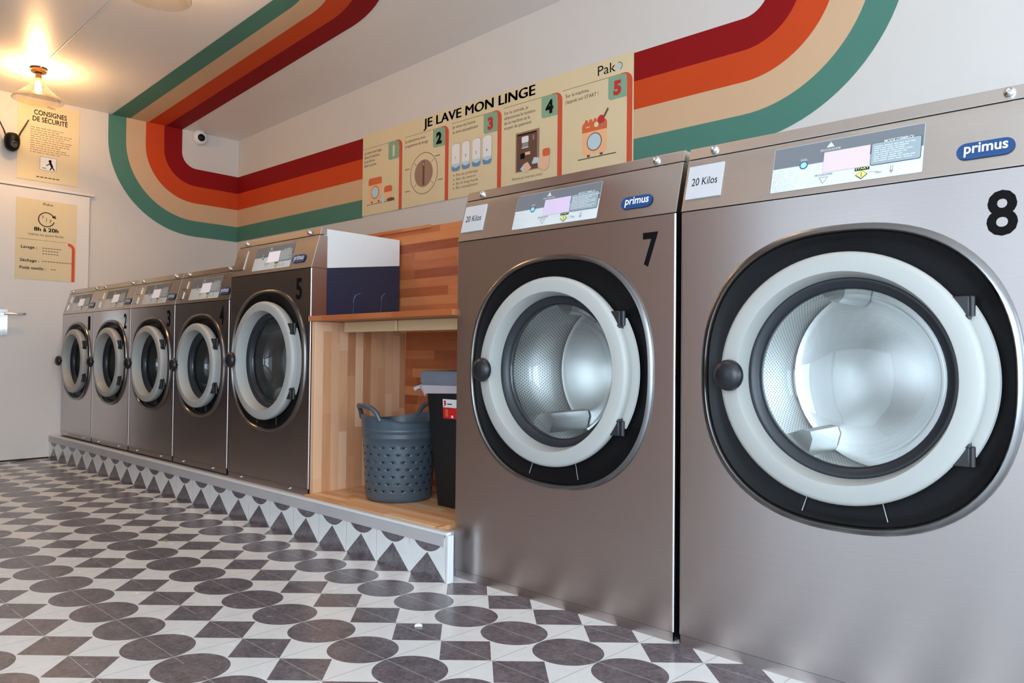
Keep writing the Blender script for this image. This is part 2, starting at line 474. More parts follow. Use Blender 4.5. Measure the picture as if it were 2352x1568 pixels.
def edge_ceil(k):
    y0, y1 = CY[k], CY2[k]; pts = [(XL + .001, y0), (-1.87, y1)]
    R = y1 + .45
    for j in range(1, 25):
        a = .5 * PI - .5 * PI * j / 24
        pts.append((-1.87 + R * math.cos(a), -.45 + R * math.sin(a)))
    pts.append((-1.87 + R, YF + .01))
    return [(x, y, zc(x, y) - .002) for x, y in pts]
for k in range(4):
    b = MB(); strip(b, edge_left(R0[k]), edge_left(R0[k + 1]), INKS[k]); b.build(NAMES[k], wall_left, smooth=False)
    b = MB(); strip(b, edge_back_a(R0[k]), edge_back_a(R0[k + 1]), INKS[k]); b.build(NAMES[k], wall_back, smooth=False)
    b = MB(); strip(b, edge_back_b(R0[k]), edge_back_b(R0[k + 1]), INKS[k]); b.build(NAMES[k], wall_back, smooth=False)
    b = MB(); strip(b, edge_ceil(k), edge_ceil(k + 1), INKS[k]); b.build(NAMES[k], ceiling, smooth=False)

# flush door in the left wall
b = MB(); b.box(XL, XL + .022, -.43, .205, .012, 2.04, DOORM)
door = tag(b.build('door_1', smooth=False, bevel=.004), kind='structure')
b = MB(); b.box(XL, XL + .03, -.46, .235, 2.046, 2.062, DOORM); b.box(XL, XL + .014, -.475, -.435, 0, 2.06, DOORM)
b.build('door_frame', door, smooth=False, bevel=.003)
b = MB()
b.box(XL + .022, XL + .03, -.385, -.335, .93, 1.12, CHROME)
b.tube([(XL + .03, -.36, 1.089), (XL + .068, -.36, 1.089), (XL + .072, -.345, 1.09), (XL + .072, -.232, 1.091)], .0095, CHROME)
b.build('door_handle', door)
b = MB(); b.lathe([(.012, 0), (.012, .006), (.0, .006)], (XL + .03, -.36, .985), CHROME, 20, 'x'); b.build('lock_cylinder', door)

# tiled plinth under the left machines
b = MB()
b.box(XL + .002, -.012, -.03, .56, 0, .165, MARBLE)
plinth_body = b
b.box(XL + .002, .034, -.045, -.03, 0, .178, RISER, skip='')
plinth = tag(b.build('trim_2', smooth=False), kind='structure')
b = MB(); b.box(XL + .002, .02, -.049, -.045, .128, .170, MARBLE); b.build('plinth_band', plinth, smooth=False)
b = MB(); b.box(XL + .002, .036, -.050, -.026, .170, .180, TRIMW); b.box(.034, .046, -.049, -.022, 0, .170, TRIMW)
b.build('plinth_edge', plinth, smooth=False, bevel=.002)

# ------------------------------------------------------------------ washing machines
def superloop(cx, cz, a, n, y, angs, rz=None):
    out = []
    for t in angs:
        c, s_ = math.cos(t), math.sin(t)
        r = (abs(c) ** n + abs(s_) ** n) ** (-1.0 / n)
        out.append((cx + a * r * c, y, cz + (rz or a) * r * s_))
    return out

SLY, SLZ = .0540, .1926       # the control panel leans back: direction of its slope (length .2)
_sl = math.hypot(SLY, SLZ); SY, SZ = SLY / _sl, SLZ / _sl
D = .52

def control_art(w, disp):
    a = Art(.0005)
    h = .128
    a.rrect(0, 0, w, h, .003, OVW, 1)
    a.rect(.001, .068, w - .001, h - .001, OVG, 2)
    for i in range(11):
        for j in range(9):
            u = .005 + i * .0062 + (j % 2) * .003; v = .004 + j * .0068
            if i * .7 + abs(j - 4) * .5 < 8.2 and random.random() > i * .05: a.disc(u, v, .0011 - i * .00004, GREY, 3, 6)
    a.disc(.082, .067, .0105, NAVYB, 4, 24); a.disc(.082, .067, .0082, CYAN, 5, 24)
    a.text('Info', .073, .079, .011, OVW, 4)
    a.rect(.132, .037, .243, .094, disp, 4)
    a.poly([(.136, .107), (.156, .107), (.146, .122)], OVW, 4)
    a.text('PROGRAMME', .121, .097, .0095, OVW, 4, width=.05)
    a.rrect(.2455, .036, .357, .096, .005, INK, 4); a.rrect(.2465, .037, .356, .095, .0045, OVM, 5)
    a.text("MODE D'EMPLOI", .274, .0915, .012, OVW, 7, width=.064, bold=.0002)
    for k in range(8):
        v = .084 - k * .0056; u = .252
        while u < .34 - (k % 3) * .012:
            l = .006 + random.random() * .016; a.rect(u, v, u + l, v + .0022, OVW, 6); u += l + .0025
    a.rect(.211, .0275, .245, .0355, INK, 4); a.text('START', .2125, .0292, .0075, YEL, 5, width=.031, bold=.0001)
    a.poly([(.213, .016), (.2275, .0035), (.242, .016), (.2275, .0275)], INK, 4)
    a.poly([(.215, .016), (.2275, .0053), (.240, .016), (.2275, .0267)], YEL, 5)
    a.line(.2275, .009, .2275, .022, .0012, INK, 6)
    a.text('PROGRAMME', .113, .0285, .008, OVG, 4, width=.044)
    for p, q in (((.125, .024), (.147, .024)), ((.147, .024), (.136, .007)), ((.136, .007), (.125, .024))): a.line(*p, *q, .0012, GREY, 4)
    a.line(.243, .02, .262, .0195, .0008, GREY, 4); a.line(.262, .0195, .266, .0165, .0008, GREY, 4); a.line(.258, .0165, .274, .0165, .0012, GREY, 4); a.line(.26, .0135, .273, .0135, .0008, GREY, 4)
    a.rect(.293, .016, .2985, .029, GREY, 4); a.rect(.2942, .0165, .2973, .0285, OVW, 5); a.poly([(.291, .016), (.2995, .016), (.2953, .009)], GREY, 4)
    return a

def washer(x0, y0, zb, W, hp, num, label, door, num_at, num_h, num_w, kilos=None, plates=1, ov=None, badge_x=None, side=False, scr=.08, group=None, knob=True):
    """x0 left edge, y0 front, zb foot; hp height of the control panel's lower edge above zb
       door = (cx, cz, bezel half size, ring radius), local"""
    t = empty('washing_machine', (x0, y0, zb), label, 'washing machine', group)
    cx, cz, ba, rr = door
    g = .002
    W -= .006
    # hull: steel wrap at the front, painted body behind
    b = MB()
    b.box(0, W, .006, .085, .004, hp, STEEL, skip='fk')
    b.box(.0, W, .085, .088, .004, hp, STEEL, skip='fklrbt')
    hull = b.build('front_wrap', t, smooth=False)
    b = MB()
    zs0, zs1 = hp + .004, hp + .055                                  # navy/white split climbs towards the back
    top = hp + SZ * .2 - .004
    xi = .003
    def slab(x):
        return [(x, .088, .004), (x, D, .004), (x, D, zs1), (x, .088, zs0)]
    l0, l1 = slab(xi), slab(W - xi)
    b.loft([l0, l1], NAVY, False, True, True); b.add([slab(xi)[3], slab(W - xi)[3], slab(W - xi)[0], slab(xi)[0]], [(0, 1, 2, 3)][:0], NAVY)
    b.build('lower_body', t, smooth=False)
    b = MB()
    def slab2(x): return [(x, .0885, zs0 + .001), (x, D, zs1 + .001), (x, D, top), (x, .064, top)]
    b.loft([slab2(xi), slab2(W - xi)], OFFWHITE, True, True, True)
    b.build('upper_body', t, smooth=False)
    if side:
        for pts in (((.2687, 1.0), (.2680, 1.067), (.2715, 1.088), (.2826, 1.104), (.30, 1.112), (.313, 1.1135)), ((.4360, 1.0), (.4357, 1.084), (.4385, 1.102), (.4461, 1.116), (.4624, 1.125))):
            b = MB(); b.tube([(W - .0025, y - y0, z - zb) for y, z in pts], .0032, NAVYR, 8); b.build('side_piping', t)
    # front sheet with the round opening cut out of it
    n = 72
    corner = [math.atan2(s1 * (hp / 2), s2 * (W / 2)) for s1, s2 in ((1, 1), (1, -1), (-1, -1), (-1, 1))]
    zl, zt = .03, hp - .002
    ER = .006; xa, xb = ER, W - ER
    cor = [math.atan2(z - cz, x - cx) for x, z in ((xb, zt), (xa, zt), (xa, zl), (xb, zl))]
    angs = sorted([2 * PI * k / n - PI for k in range(n)] + cor)
    def rectpt(a):
        c, s_ = math.cos(a), math.sin(a); ts = []
        if c > 1e-9: ts.append((xb - cx) / c)
        if c < -1e-9: ts.append((xa - cx) / c)
        if s_ > 1e-9: ts.append((zt - cz) / s_)
        if s_ < -1e-9: ts.append((zl - cz) / s_)
        k = min(ts); return (cx + k * c, 0.0, cz + k * s_)
    b = MB()
    outer = [rectpt(a) for a in angs]; inner = superloop(cx, cz, ba, 2.38, 0.0, angs)
    b.loft([inner, outer], STEEL)
    b.loft([outer, [(p[0], .0012, p[2]) for p in outer]], STEEL)
    for ex, sg in ((xa, -1), (xb, 1)):
        b.loft([[(ex + sg * ER * math.sin(q), ER - ER * math.cos(q), z) for q in [.5 * PI * i / 6 for i in range(7)]] for z in (zl, zt)], STEEL, closed=False)
    b.build('front_panel', t, angle=40)
    b = MB(); b.box(.004, W - .004, .003, .02, .0, .028, STEEL); b.build('kick_plate', t, smooth=False)
    if zb > .1:
        for fx in (.14, W - .16):
            b = MB(); b.lathe([(.0, -.006), (.005, -.006), (.006, 0), (.006, .002)], (fx, .002, .014), CHROME, 14); b.build('foot_bolt', t)
    # sloping control panel and its top strip
    def sl(x, s_, lift=0.0): return (x, SY * s_ - SZ * lift, hp + SZ * s_ + SY * lift)
    b = MB()
    def wedge(s0, s1, back, x_0, x_1, m):
        for x, f in ((x_0, 1), (x_1, 0)): pass
        A = [sl(x_0, s0), sl(x_1, s0), sl(x_1, s1), sl(x_0, s1)]
        B = [(x_0, max(SY * s0 + .004, back), hp + SZ * s0), (x_1, max(SY * s0 + .004, back), hp + SZ * s0), (x_1, max(SY * s1 + .004, back), hp + SZ * s1), (x_0, max(SY * s1 + .004, back), hp + SZ * s1)]
        b.add(A + B, [(0, 1, 2, 3), (7, 6, 5, 4), (0, 4, 5, 1), (1, 5, 6, 2), (2, 6, 7, 3), (3, 7, 4, 0)], m)
    wedge(.001, .162, .086, 0, W, STEELP)
    panel = b.build('control_panel', t, smooth=False, bevel=.0012)
    b = MB(); wedge(.165, .2, .0825, 0, W, STEELP)
    strip_ = b.build('top_strip', t, smooth=False, bevel=.0015)
    b = MB(); wedge(.16, .168, .08, .004, W - .004, BLACKM)
    b.v = [(x, y + .004, z) for x, y, z in b.v]; b.build('panel_gap', t, smooth=False)
    nrm = Vector((0, -SZ, SY))
    for fx in (scr, W - scr - .015):
        c = Vector(sl(fx, .184)); b = MB(); loops = []
        for r, d in ((.0125, 0), (.0125, .004), (.0105, .008), (.006, .0105), (.0055, .008), (.0, .008)):
            loops.append([c + Vector((r * math.cos(2 * PI * k / 20), 0, 0)) + Vector((0, SY, SZ)) * r * math.sin(2 * PI * k / 20) + nrm * d for k in range(20)])
        b.loft(loops, CHROME); b.build('lock_screw', strip_, angle=50)
    ou = (W - .362) / 2 - .012 if ov is None else ov
    xf = lambda p: sl(ou + p[0], .0185 + p[1], .0004 + p[2])
    control_art(.362, LILAC if kilos else DISPW).build('control_overlay', panel, smooth=False, xf=xf)
    pu = .009
    a = Art(.0008); 
    b = MB()
    def plate(u0, s0, u1, s1):
        b.add([sl(u0, s0, .0), sl(u1, s0, .0), sl(u1, s1, .0), sl(u0, s1, .0), sl(u0, s0, .004), sl(u1, s0, .004), sl(u1, s1, .004), sl(u0, s1, .004)],
              [(4, 5, 6, 7), (0, 1, 5, 4), (1, 2, 6, 5), (2, 3, 7, 6), (3, 0, 4, 7)], PLATE if kilos else STEELP)
    if plates == 1: plate(pu, .036, pu + .108, .139)
    else: plate(.03, .092, .10, .138); plate(.03, .03, .08, .072)
    if kilos:
        vs, fs = text_verts(kilos, .034, xs=.72)
        wdt = max(v[0] for v in vs)
        b.add([sl(pu + .054 - wdt / 2 + u, .076 + v, .0046) for u, v in vs], fs, INK)
    b.build('capacity_plate', panel, smooth=False)
    bx = W * .78 if badge_x is None else badge_x
    a = Art(.0005)
    a.rrect(bx, .032, bx + .112, .073, .02, NAVYB, 6)
    a.text('primus', bx + .014, .0465, .036, WHITE, 8, width=.084, bold=.0007)
    bd = a.build('badge', panel, smooth=False, xf=lambda p: sl(p[0], p[1], p[2]))
    # bezel: metal lip and the black dished surround
    ring_angs = [2 * PI * k / 96 for k in range(96)]
    b = MB()
    prof = [(ba + .013, 0.0, ), (ba + .011, -.006), (ba + .004, -.011), (ba - .002, -.012), (ba - .006, -.008), (ba - .008, .0)]
    b.loft([superloop(cx, cz, a_, 2.38, y_, ring_angs) for a_, y_ in prof], LIP)
    b.build('bezel_lip', t)
    b = MB()
    k1 = rr * .86
    loops = [superloop(cx, cz, ba - .007, 2.38, .0, ring_angs), superloop(cx, cz, ba - .02, 2.35, .006, ring_angs), superloop(cx, cz, (ba + rr) / 2, 2.2, .012, ring_angs), superloop(cx, cz, k1, 2.0, .014, ring_angs)]
    b.loft(loops, BLACK)
    bez = b.build('bezel', t, angle=60)
    for sg in (-.28, .30):
        b = MB()
        d0, d1 = rr * .97, ba - .012
        dx, dz = math.sin(sg), -math.cos(sg)
        p0 = Vector((cx + d0 * dx, .0085, cz + d0 * dz)); p1 = Vector((cx + d1 * dx, .0015, cz + d1 * dz)); wv = Vector((dz, 0, -dx)) * .0011
        b.add([p0 - wv, p1 - wv, p1 + wv, p0 + wv], [(0, 1, 2, 3)], RING)
        b.build('bezel_seam', t, smooth=False)
    # door: moulded ring, gasket, bowl glass, knob, hinges
    k = rr / .31
    b = MB()
    prof = [(.302, .010), (.308, -.004), (.310, -.020), (.3085, -.028), (.303, -.034), (.297, -.0362), (.264, -.0375), (.2605, -.0372), (.259, -.0345), (.2505, .012), (.2495, .022)]
    b.lathe([(r * k, y) for r, y in prof], (cx, 0, cz), RING, 96)
    dr = b.build('door_ring', t, angle=50)
    b = MB()
    prof = [(.2505, .017), (.247, .0155), (.240, .0165), (.229, .026), (.2235, .031), (.2225, .04), (.225, .056)]
    b.lathe([(r * k, y) for r, y in prof], (cx, 0, cz), RUBBER, 72)
    b.build('gasket', dr, angle=60)
    b = MB()
    prof = [(.2235, .032), (.219, .028), (.214, .029), (.210, .038), (.205, .07), (.190, .11), (.157, .133), (.10, .145), (.05, .149), (.0005, .150)]
    b.lathe([(r * k, y) for r, y in prof], (cx, 0, cz), GLASS, 72)
    b.build('door_glass', dr, angle=70)
    if knob:
        b = MB(); kx = cx - .272 * k
        prof = [(.011, -.028), (.011, -.044), (.026, -.046), (.039, -.050), (.042, -.056), (.0395, -.066), (.031, -.074), (.018, -.079), (.0005, -.080)]
        b.lathe([(r * (k * .4 + .6), y) for r, y in prof], (kx, 0, cz), KNOB, 36)
        b.build('door_knob', dr, angle=60)
    # hinge plate: crescent behind the ring on its right
    b = MB(); A = [-.55 + 1.1 * i / 28 for i in range(29)]
    def arc(r, y): return [(cx + .012 * k + r * k * math.cos(a_), y, cz + r * k * math.sin(a_)) for a_ in A]
    b.loft([arc(.29, .008), arc(.318, .007), arc(.322, .002), arc(.319, -.004), arc(.310, -.005), arc(.29, -.004)], RING, closed=False)
    b.build('hinge_plate', dr, angle=50)
    for sg in (1, -1):
        b = MB(); a_ = sg * .60
        hx, hz = cx + .295 * k * math.cos(a_), cz + .295 * k * math.sin(a_)
        b.box(hx - .02, hx + .034, -.026, .012, hz - .022 - (.006 if sg > 0 else 0), hz + .022, HINGE)
        b.loft([[(hx + .02, -.03, hz - sg * .02), (hx + .036, -.03, hz - sg * .02), (hx + .036, .0, hz - sg * .02), (hx + .02, .0, hz - sg * .02)],
                [(hx + .024, -.024, hz - sg * .06), (hx + .029, -.024, hz - sg * .06), (hx + .029, -.008, hz - sg * .06), (hx + .024, -.008, hz - sg * .06)]], HINGE, True, True, True)
        b.lathe([(.007, -.0), (.007, .045), (.0, .045)], (hx + .036, -.008, hz - .022), HINGE, 14, 'z')
        b.build('hinge', dr, bevel=.003)
    # drum
    b = MB(); rd = .268 * k
    b.lathe([(.225 * k, .057), (rd, .072)], (0, 0, 0), DRUMB, 64)
    b.lathe([(rd, .072), (rd, .385)], (0, 0, 0), DRUM, 64)
    b.lathe([(rd, .385), (rd * .94, .393), (.11 * k, .393), (.075 * k, .384), (.0005, .383)], (0, 0, 0), DRUMB, 64)
    for q in range(3):
        a_ = math.radians(108 + 120 * q)
        c_, s_ = math.cos(a_), math.sin(a_)
        P = []
        for rr_, hw in ((rd, .045 * k), (rd - .05 * k, .018 * k), (rd - .06 * k, 0.0)):
            P.append((rr_, hw))
        loop = [(P[0][0], P[0][1]), (P[1][0], P[1][1]), (P[2][0], 0), (P[1][0], -P[1][1]), (P[0][0], -P[0][1])]
        b.loft([[(r_ * c_ - h_ * s_, y_, r_ * s_ + h_ * c_) for r_, h_ in loop] for y_ in (.165, .385)], DRUMB, True, True, True)
    d_ = b.build('drum', t, angle=40); d_.location = (cx, 0, cz)
    # number
    if num:
        vs, fs = text_verts(num, num_h / .73, bold=.0035 * num_h / .1)
        us = [v[0] for v in vs]; zs_ = [v[1] for v in vs]
        kk = num_w / (max(us) - min(us)); kz = num_h / (max(zs_) - min(zs_))
        b = MB(); b.add([(num_at[0] + (u - min(us)) * kk, -.0008, num_at[1] + (v - min(zs_)) * kz) for u, v in vs], fs, INK)
        b.build('machine_number', t, smooth=False)
    return t

GRP = 'stainless front loading washing machines in a row'
BIG = (.462, .768, .372, .311)
washer(-.007, .03, 0.0, .922, 1.238, '7', 'large stainless washing machine numbered 7, standing on the floor right of the wooden cubby', BIG, (.805, 1.087), .102, .052, kilos='20 Kilos', badge_x=.718, ov=.268, group=GRP)
washer(.925, .03, 0.0, .89, 1.236, '8', 'large stainless washing machine numbered 8, nearest the camera at right', (.447, .772, .366, .309), (.752, 1.089), .1, .058, kilos='20 Kilos', badge_x=.692, ov=.262, group=GRP)
washer(-1.752, .03, .166, .772, 1.051, '5', 'stainless washing machine numbered 5 on the tiled plinth, left of the wooden cubby', (.382, .616, .338, .292), (.64, .907), .1, .05, badge_x=.585, ov=.21, side=True, group=GRP)
small = (.332, .570, .277, .236)
specs = [(-2.427, '4', 'small stainless washing machine numbered 4, next to the taller machine 5'),
         (-3.096, '3', 'small stainless washing machine numbered 3, between machines 2 and 4'),
         (-3.765, '2', 'small stainless washing machine numbered 2, second from the white door'),
         (-4.434, '1', 'small stainless washing machine numbered 1 at the far left end, beside the white door')]
for x, nm, lab in specs:
    washer(x, .03, .182 if False else .176, .667, .925, nm, lab, small, (.56, .795), .1, .046, plates=2, badge_x=.53, ov=.162, scr=.075, group=GRP)

# ------------------------------------------------------------------ wooden cubby between machines 5 and 7
cub = empty('storage_cubby', (-.48, .3, .165), 'oak butcher block storage cubby between machines 5 and 7', 'cubby')
def cpart(name, args, m, bev=.0015, extra=None):
    b = MB(); x0, x1, y0, y1, z0, z1 = args
    b.box(x0 + .48, x1 + .48, y0 - .3, y1 - .3, z0 - .165, z1 - .165, m)
    if extra: extra(b)
    return b.build(name, cub, smooth=False, bevel=bev)
cpart('side_panel', (-.974, -.945, .032, .56, .166, .966), WOODV)
cpart('side_panel', (-.04, -.012, .12, .56, .166, .966), WOODV)
cpart('bottom_board', (-.944, -.0405, -.018, .56, .1655, .1835), WOODF)
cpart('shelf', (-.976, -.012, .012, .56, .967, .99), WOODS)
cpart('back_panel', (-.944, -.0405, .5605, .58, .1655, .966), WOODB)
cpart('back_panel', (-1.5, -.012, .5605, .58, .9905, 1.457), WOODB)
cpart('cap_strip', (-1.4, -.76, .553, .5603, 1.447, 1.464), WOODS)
b = cpart('support_batten', (-.88, -.50, .14, .165, .918, .9665), PINE, .006)
b = cpart('support_batten', (-.49, -.0405, .14, .165, .918, .9665), PINE, .006)

# laundry basket
BX, BY, BZ = -.595, .245, .1835
bas = empty('laundry_basket', (BX, BY, BZ), 'grey blue perforated plastic laundry basket standing in the wooden cubby', 'laundry basket')
ha = math.radians(-104)         # direction of the near handle
def rim_z(a): return .345 + .03 * abs(math.cos(a - ha)) ** 2
b = MB(); n = 96; loops = []
H = [(.0, .118), (.0, .134), (.006, .142), (.02, .146), (.12, .153), (.24, .160), (.27, .1615), (.272, .1645), (.284, .1655), (.286, .1635), (.298, .1645), (.30, .167), (.314, .168), (.316, .1655)]
for z, r in H:
    loops.append([(r * math.cos(2 * PI * k / n), r * math.sin(2 * PI * k / n), z) for k in range(n)])
b.loft(loops, BASK, True, True, False)
b.build('basket_wall', bas, angle=60)
b = MB()
lo = []
for f, dr in ((0, 0), (.35, .0025), (.7, .004), (.95, .006), (1, .009), (1.0, .003), (.7, .0), (0, -.004)):
    l = []
    for k in range(n):
        a = 2 * PI * k / n; z = .316 + (rim_z(a) - .316) * f
        r = .1655 + dr
        l.append((r * math.cos(a), r * math.sin(a), z))
    lo.append(l)
b.loft(lo, BASKP)
b.build('basket_rim', bas, angle=60)
for a0 in (ha, ha + PI):
    b = MB(); pts = []
    for i in range(17):
        f = -1 + 2 * i / 16; a = a0 + f * .62
        out = .170 + .014 * (1 - f * f); z = .352 + .06 * (1 - f ** 4) ** .8
        pts.append((out * math.cos(a), out * math.sin(a), z))
    b.tube(pts, .0105, BASKP, 10); b.build('handle', bas)

# black bin with grey lid, bag and label
bn = empty('waste_bin', (-.233, .345, .1835), 'black waste bin with grey lid standing right of the laundry basket', 'bin')
b = MB()
def rr4(hx, hy, z, r=.02, n=5):
    out = []
    for cxx, cyy, a in ((hx - r, hy - r, 0), (-hx + r, hy - r, .5 * PI), (-hx + r, -hy + r, PI), (hx - r, -hy + r, 1.5 * PI)):
        for k in range(n + 1): out.append((cxx + r * math.cos(a + .5 * PI * k / n), cyy + r * math.sin(a + .5 * PI * k / n), z))
    return out
b.loft([rr4(.118, .095, 0), rr4(.12, .097, .004), rr4(.168, .125, .50)], BLACKM, True, True, False)
b.build('bin_body', bn, angle=50)
b = MB(); b.loft([rr4(.170, .127, .490), rr4(.188, .140, .515), rr4(.19, .142, .522), rr4(.19, .142, .556), rr4(.18, .132, .568), rr4(.05, .03, .573)], GREYB, True, False, True)
b.build('lid', bn, angle=40)
b = MB(); random.seed(3); la = []; lb = []; lc = []
for p in rr4(.176, .132, 0, .02, 7):
    q = 1 + .03 * random.uniform(-1, 1); dz = .018 * random.uniform(-1, 1)
    la.append((p[0] * 1.0, p[1] * 1.0, .512)); lb.append((p[0] * 1.06 * q, p[1] * 1.06 * q, .50 + dz * .4)); lc.append((p[0] * .985, p[1] * .985, .468 + dz))
b.loft([la, lb, lc], BAGM); b.tube([(-.18, -.12, .5), (-.2, -.13, .497), (-.218, -.135, .488)], [.012, .008, .011], BAGM, 8); b.build('bin_bag', bn, angle=80)
def binface(u, z): 
    f = z / .5
    return -(.097 + .028 * f)
a = Art(.0004); a.rect(-.055, .418, .045, .452, WHITE, 1); a.rect(-.055, .372, .045, .4178, REDLBL, 1); a.rect(-.048, .43, -.036, .446, REDLBL, 2); a.line(-.05, .422, -.034, .432, .004, BRN, 2)
a.rect(-.028, .43, .0, .434, INK, 2); a.rect(-.04, .38, -.024, .41, ORNG, 2); a.rect(-.006, .376, .006, .386, WHITE, 2)
a.build('label_sticker', bn, smooth=False, xf=lambda p: (p[0], binface(p[0], p[1]) - .0015 - p[2], p[1]))

# ------------------------------------------------------------------ printed matter
# banner over the machines
ban = empty('instruction_banner', (-1.35, YB - .004, 2.14), 'long beige washing instruction banner on the back wall between the stripes', 'banner')
def bxf(p): return (p[0] + 1.35, -.0025 - p[2], p[1] - 2.14)
def bpart(a, name): return a.build(name, ban, smooth=False, xf=bxf)
b = MB(); b.box(-1.187, 1.188, -.0025, .0015, -.298, .302, BEIGE); b.build('sheet', ban, smooth=False)
a = Art()
for k in range(4): a.text('JE LAVE MON LINGE', -1.846 + .0022 * k, 2.367 + .0006 * k, .088, INK, 1, width=1.0)
bpart(a, 'heading')
a = Art(); a.text('Pak', -.4, 2.364, .078, INK, 1, width=.118); a.disc(-.254, 2.384, .019, PALEG, 1, 24, .022); a.ring(-.254, 2.385, .019, .022, INK, 2, 20, -1.2, 1.9)
bpart(a, 'logo')
edges = [-2.076, -1.597, -1.119, -.642, -.168]; lefts = [-2.537, -2.05, -1.567, -1.1, -.64]
nums = [('1', CREAMN), ('2', INK), ('3', REDN), ('4', INK), ('5', REDN)]
for e, l, (nm, nc) in zip(edges, lefts, nums):
    a = Art(); w = .034
    a.rect(e - w, 1.842, e, 2.29, REDL, 1); a.ring(e - .052, 2.29, .052 - w, .052, REDL, 1, 14, 0, .5 * PI); a.rect(e - .075, 2.325, e - .052, 2.342, REDL, 1)
    a.rect(l, 2.338, e - .075, 2.3405, INKG, 1)
    bpart(a, 'panel_border')
    a = Art(); a.rrect(e - .155, 2.212, e - w - .001, 2.336, .019, TAB, 2.2, (1, 0, 1, 0))
    vs, fs = text_verts(nm, .1, bold=.006); wd = max(v[0] for v in vs) + min(v[0] for v in vs)
    a.add([(e - .095 - wd / 2 + u, 2.236 + v, .0021) for u, v in vs], fs, nc)
    bpart(a, 'number_tab')
blocks = [(-2.515, 2.297, ['Je mets mon linge', 'dans la machine', 'et je ferme', 'bien la porte']), (-2.045, 2.297, ['Je sélectionne mon', 'programme de lavage']),
          (-1.56, 2.303, ['Je verse ma lessive', 'et mon assouplissant']), (-1.098, 2.296, ['Sur la centrale, je', 'sélectionne le numéro', 'de la machine et le', 'moyen de paiement']),
          (-.62, 2.293, ['Sur la machine,', "j'appuie sur START !"])]
for u, v, ls in blocks:
    a = Art(); st = .031 if len(ls) > 2 else .034
    for k, s_ in enumerate(ls): a.text(s_, u, v - k * st, .0285, INKB, 1, xs=.98)
    bpart(a, 'text_block')
# picture 1: washer and laundry bag
def mini_washer(a, u0, u1, v0, v1, big=True):
    h = v1 - v0; w = u1 - u0
    a.rrect(u0, v0, u1, v1, w * .12, PEACH, 1); a.rrect(u0, v0 + h * .70, u1, v1, w * .12, ORNG, 2, (0, 0, 1, 1))
    a.disc((u0 + u1) / 2, v0 + h * .37, w * .30, BRN, 2, 28); a.disc((u0 + u1) / 2, v0 + h * .37, w * .27, PALEB, 3, 28)
    for f in (.2, .72): a.rect(u0 + w * f, v0 - h * .07, u0 + w * (f + .12), v0, BRN, 1)
a = Art(); mini_washer(a, -2.46, -2.305, 1.938, 2.11)
a.rrect(-2.275, 1.92, -2.185, 2.03, .02, PEACH, 1); a.rrect(-2.275, 1.985, -2.185, 2.03, .02, ORNG, 2, (0, 0, 1, 1)); a.disc(-2.285, 1.945, .02, PALEB, 3, 16, .035); a.disc(-2.2, 1.928, .045, BRN, 3, 16, .012)
a.line(-2.485, 1.918, -2.155, 1.918, .006, TAUPE, 1); bpart(a, 'illustration')
a = Art(); a.ring(-1.844, 2.057, .137, .143, TAUPE, 1, 48); a.disc(-1.846, 2.057, .094, TAUPE, 1, 40); a.rect(-1.856, 1.975, -1.836, 2.14, BRN, 2); a.rect(-1.849, 2.11, -1.843, 2.132, CREAMN, 3)
for an in (40, 140, 220, 320): a.line(-1.844 + .1 * math.cos(math.radians(an)), 2.057 + .1 * math.sin(math.radians(an)), -1.844 + .128 * math.cos(math.radians(an)), 2.057 + .128 * math.sin(math.radians(an)), .005, TAUPE, 1)
for u, v in ((-2.045, 2.11), (-1.73, 2.155), (-2.04, 1.955), (-1.7, 1.99)): a.line(u, v, u + .05, v, .006, INKG, 1)
bpart(a, 'illustration')
a = Art()
for k, (u0, u1) in enumerate(((-1.565, -1.488), (-1.469, -1.396), (-1.374, -1.3), (-1.28, -1.203))):
    a.rrect(u0 - .002, 2.02, u1 + .002, 2.202, .022, TAUPE, 1); a.rrect(u0, 2.022, u1, 2.2, .021, WHITE, 2)
    a.rrect(u0, 2.022, u1, 2.068, .021, PALEB, 3, (1, 1, 0, 0)); a.poly([(u0 + .012, 2.022), (u1 - .012, 2.022), (u1, 2.036), (u1, 2.052), (u0 + .04, 2.04), (u0, 2.056), (u0, 2.036)], BLUE, 4)
    a.text(str(k + 1), (u0 + u1) / 2 - .008, 2.1, .026, INKB, 4)
for k, s_ in enumerate(('Pas de prélavage', 'Bac de lessive', 'Bac de lavage liquide', 'Bac assouplissant')): a.disc(-1.545, 1.993 - k * .028, .005, INKG, 1, 10); a.text(s_, -1.523, 1.986 - k * .028, .024, INKG, 1, width=.2 - .02 * (k == 1))
bpart(a, 'illustration')
a = Art(); a.rect(-1.0, 1.923, -.812, 2.163, TAUPE, 1); a.rect(-.99, 1.93, -.83, 2.153, BRN, 2); a.rect(-.985, 2.143, -.835, 2.15, INK, 3)
a.rrect(-.95, 2.095, -.896, 2.133, .006, WHITE, 3); a.rect(-.946, 2.066, -.898, 2.093, GREY, 3); a.rect(-.95, 2.062, -.896, 2.067, WHITE, 4); a.rect(-.865, 2.1, -.85, 2.13, TAUPE, 3)
a.rect(-.96, 2.0, -.925, 2.032, INK, 3); a.rect(-.922, 2.018, -.882, 2.036, SKIN, 4)
a.poly([(-.96, 1.94), (-.93, 1.966), (-.905, 1.945), (-.93, 1.915)], PALEB, 5); a.poly([(-.93, 1.966), (-.9, 1.975), (-.87, 1.935), (-.905, 1.915), (-.93, 1.915)], SKIN, 6)
a.poly([(-.868, 1.96), (-.85, 1.995), (-.81, 1.985), (-.8, 1.94), (-.85, 1.945)], PALEB, 7); a.poly([(-.82, 1.93), (-.81, 1.99), (-.775, 2.02), (-.73, 2.0), (-.735, 1.92), (-.77, 1.9)], SKIN, 8)
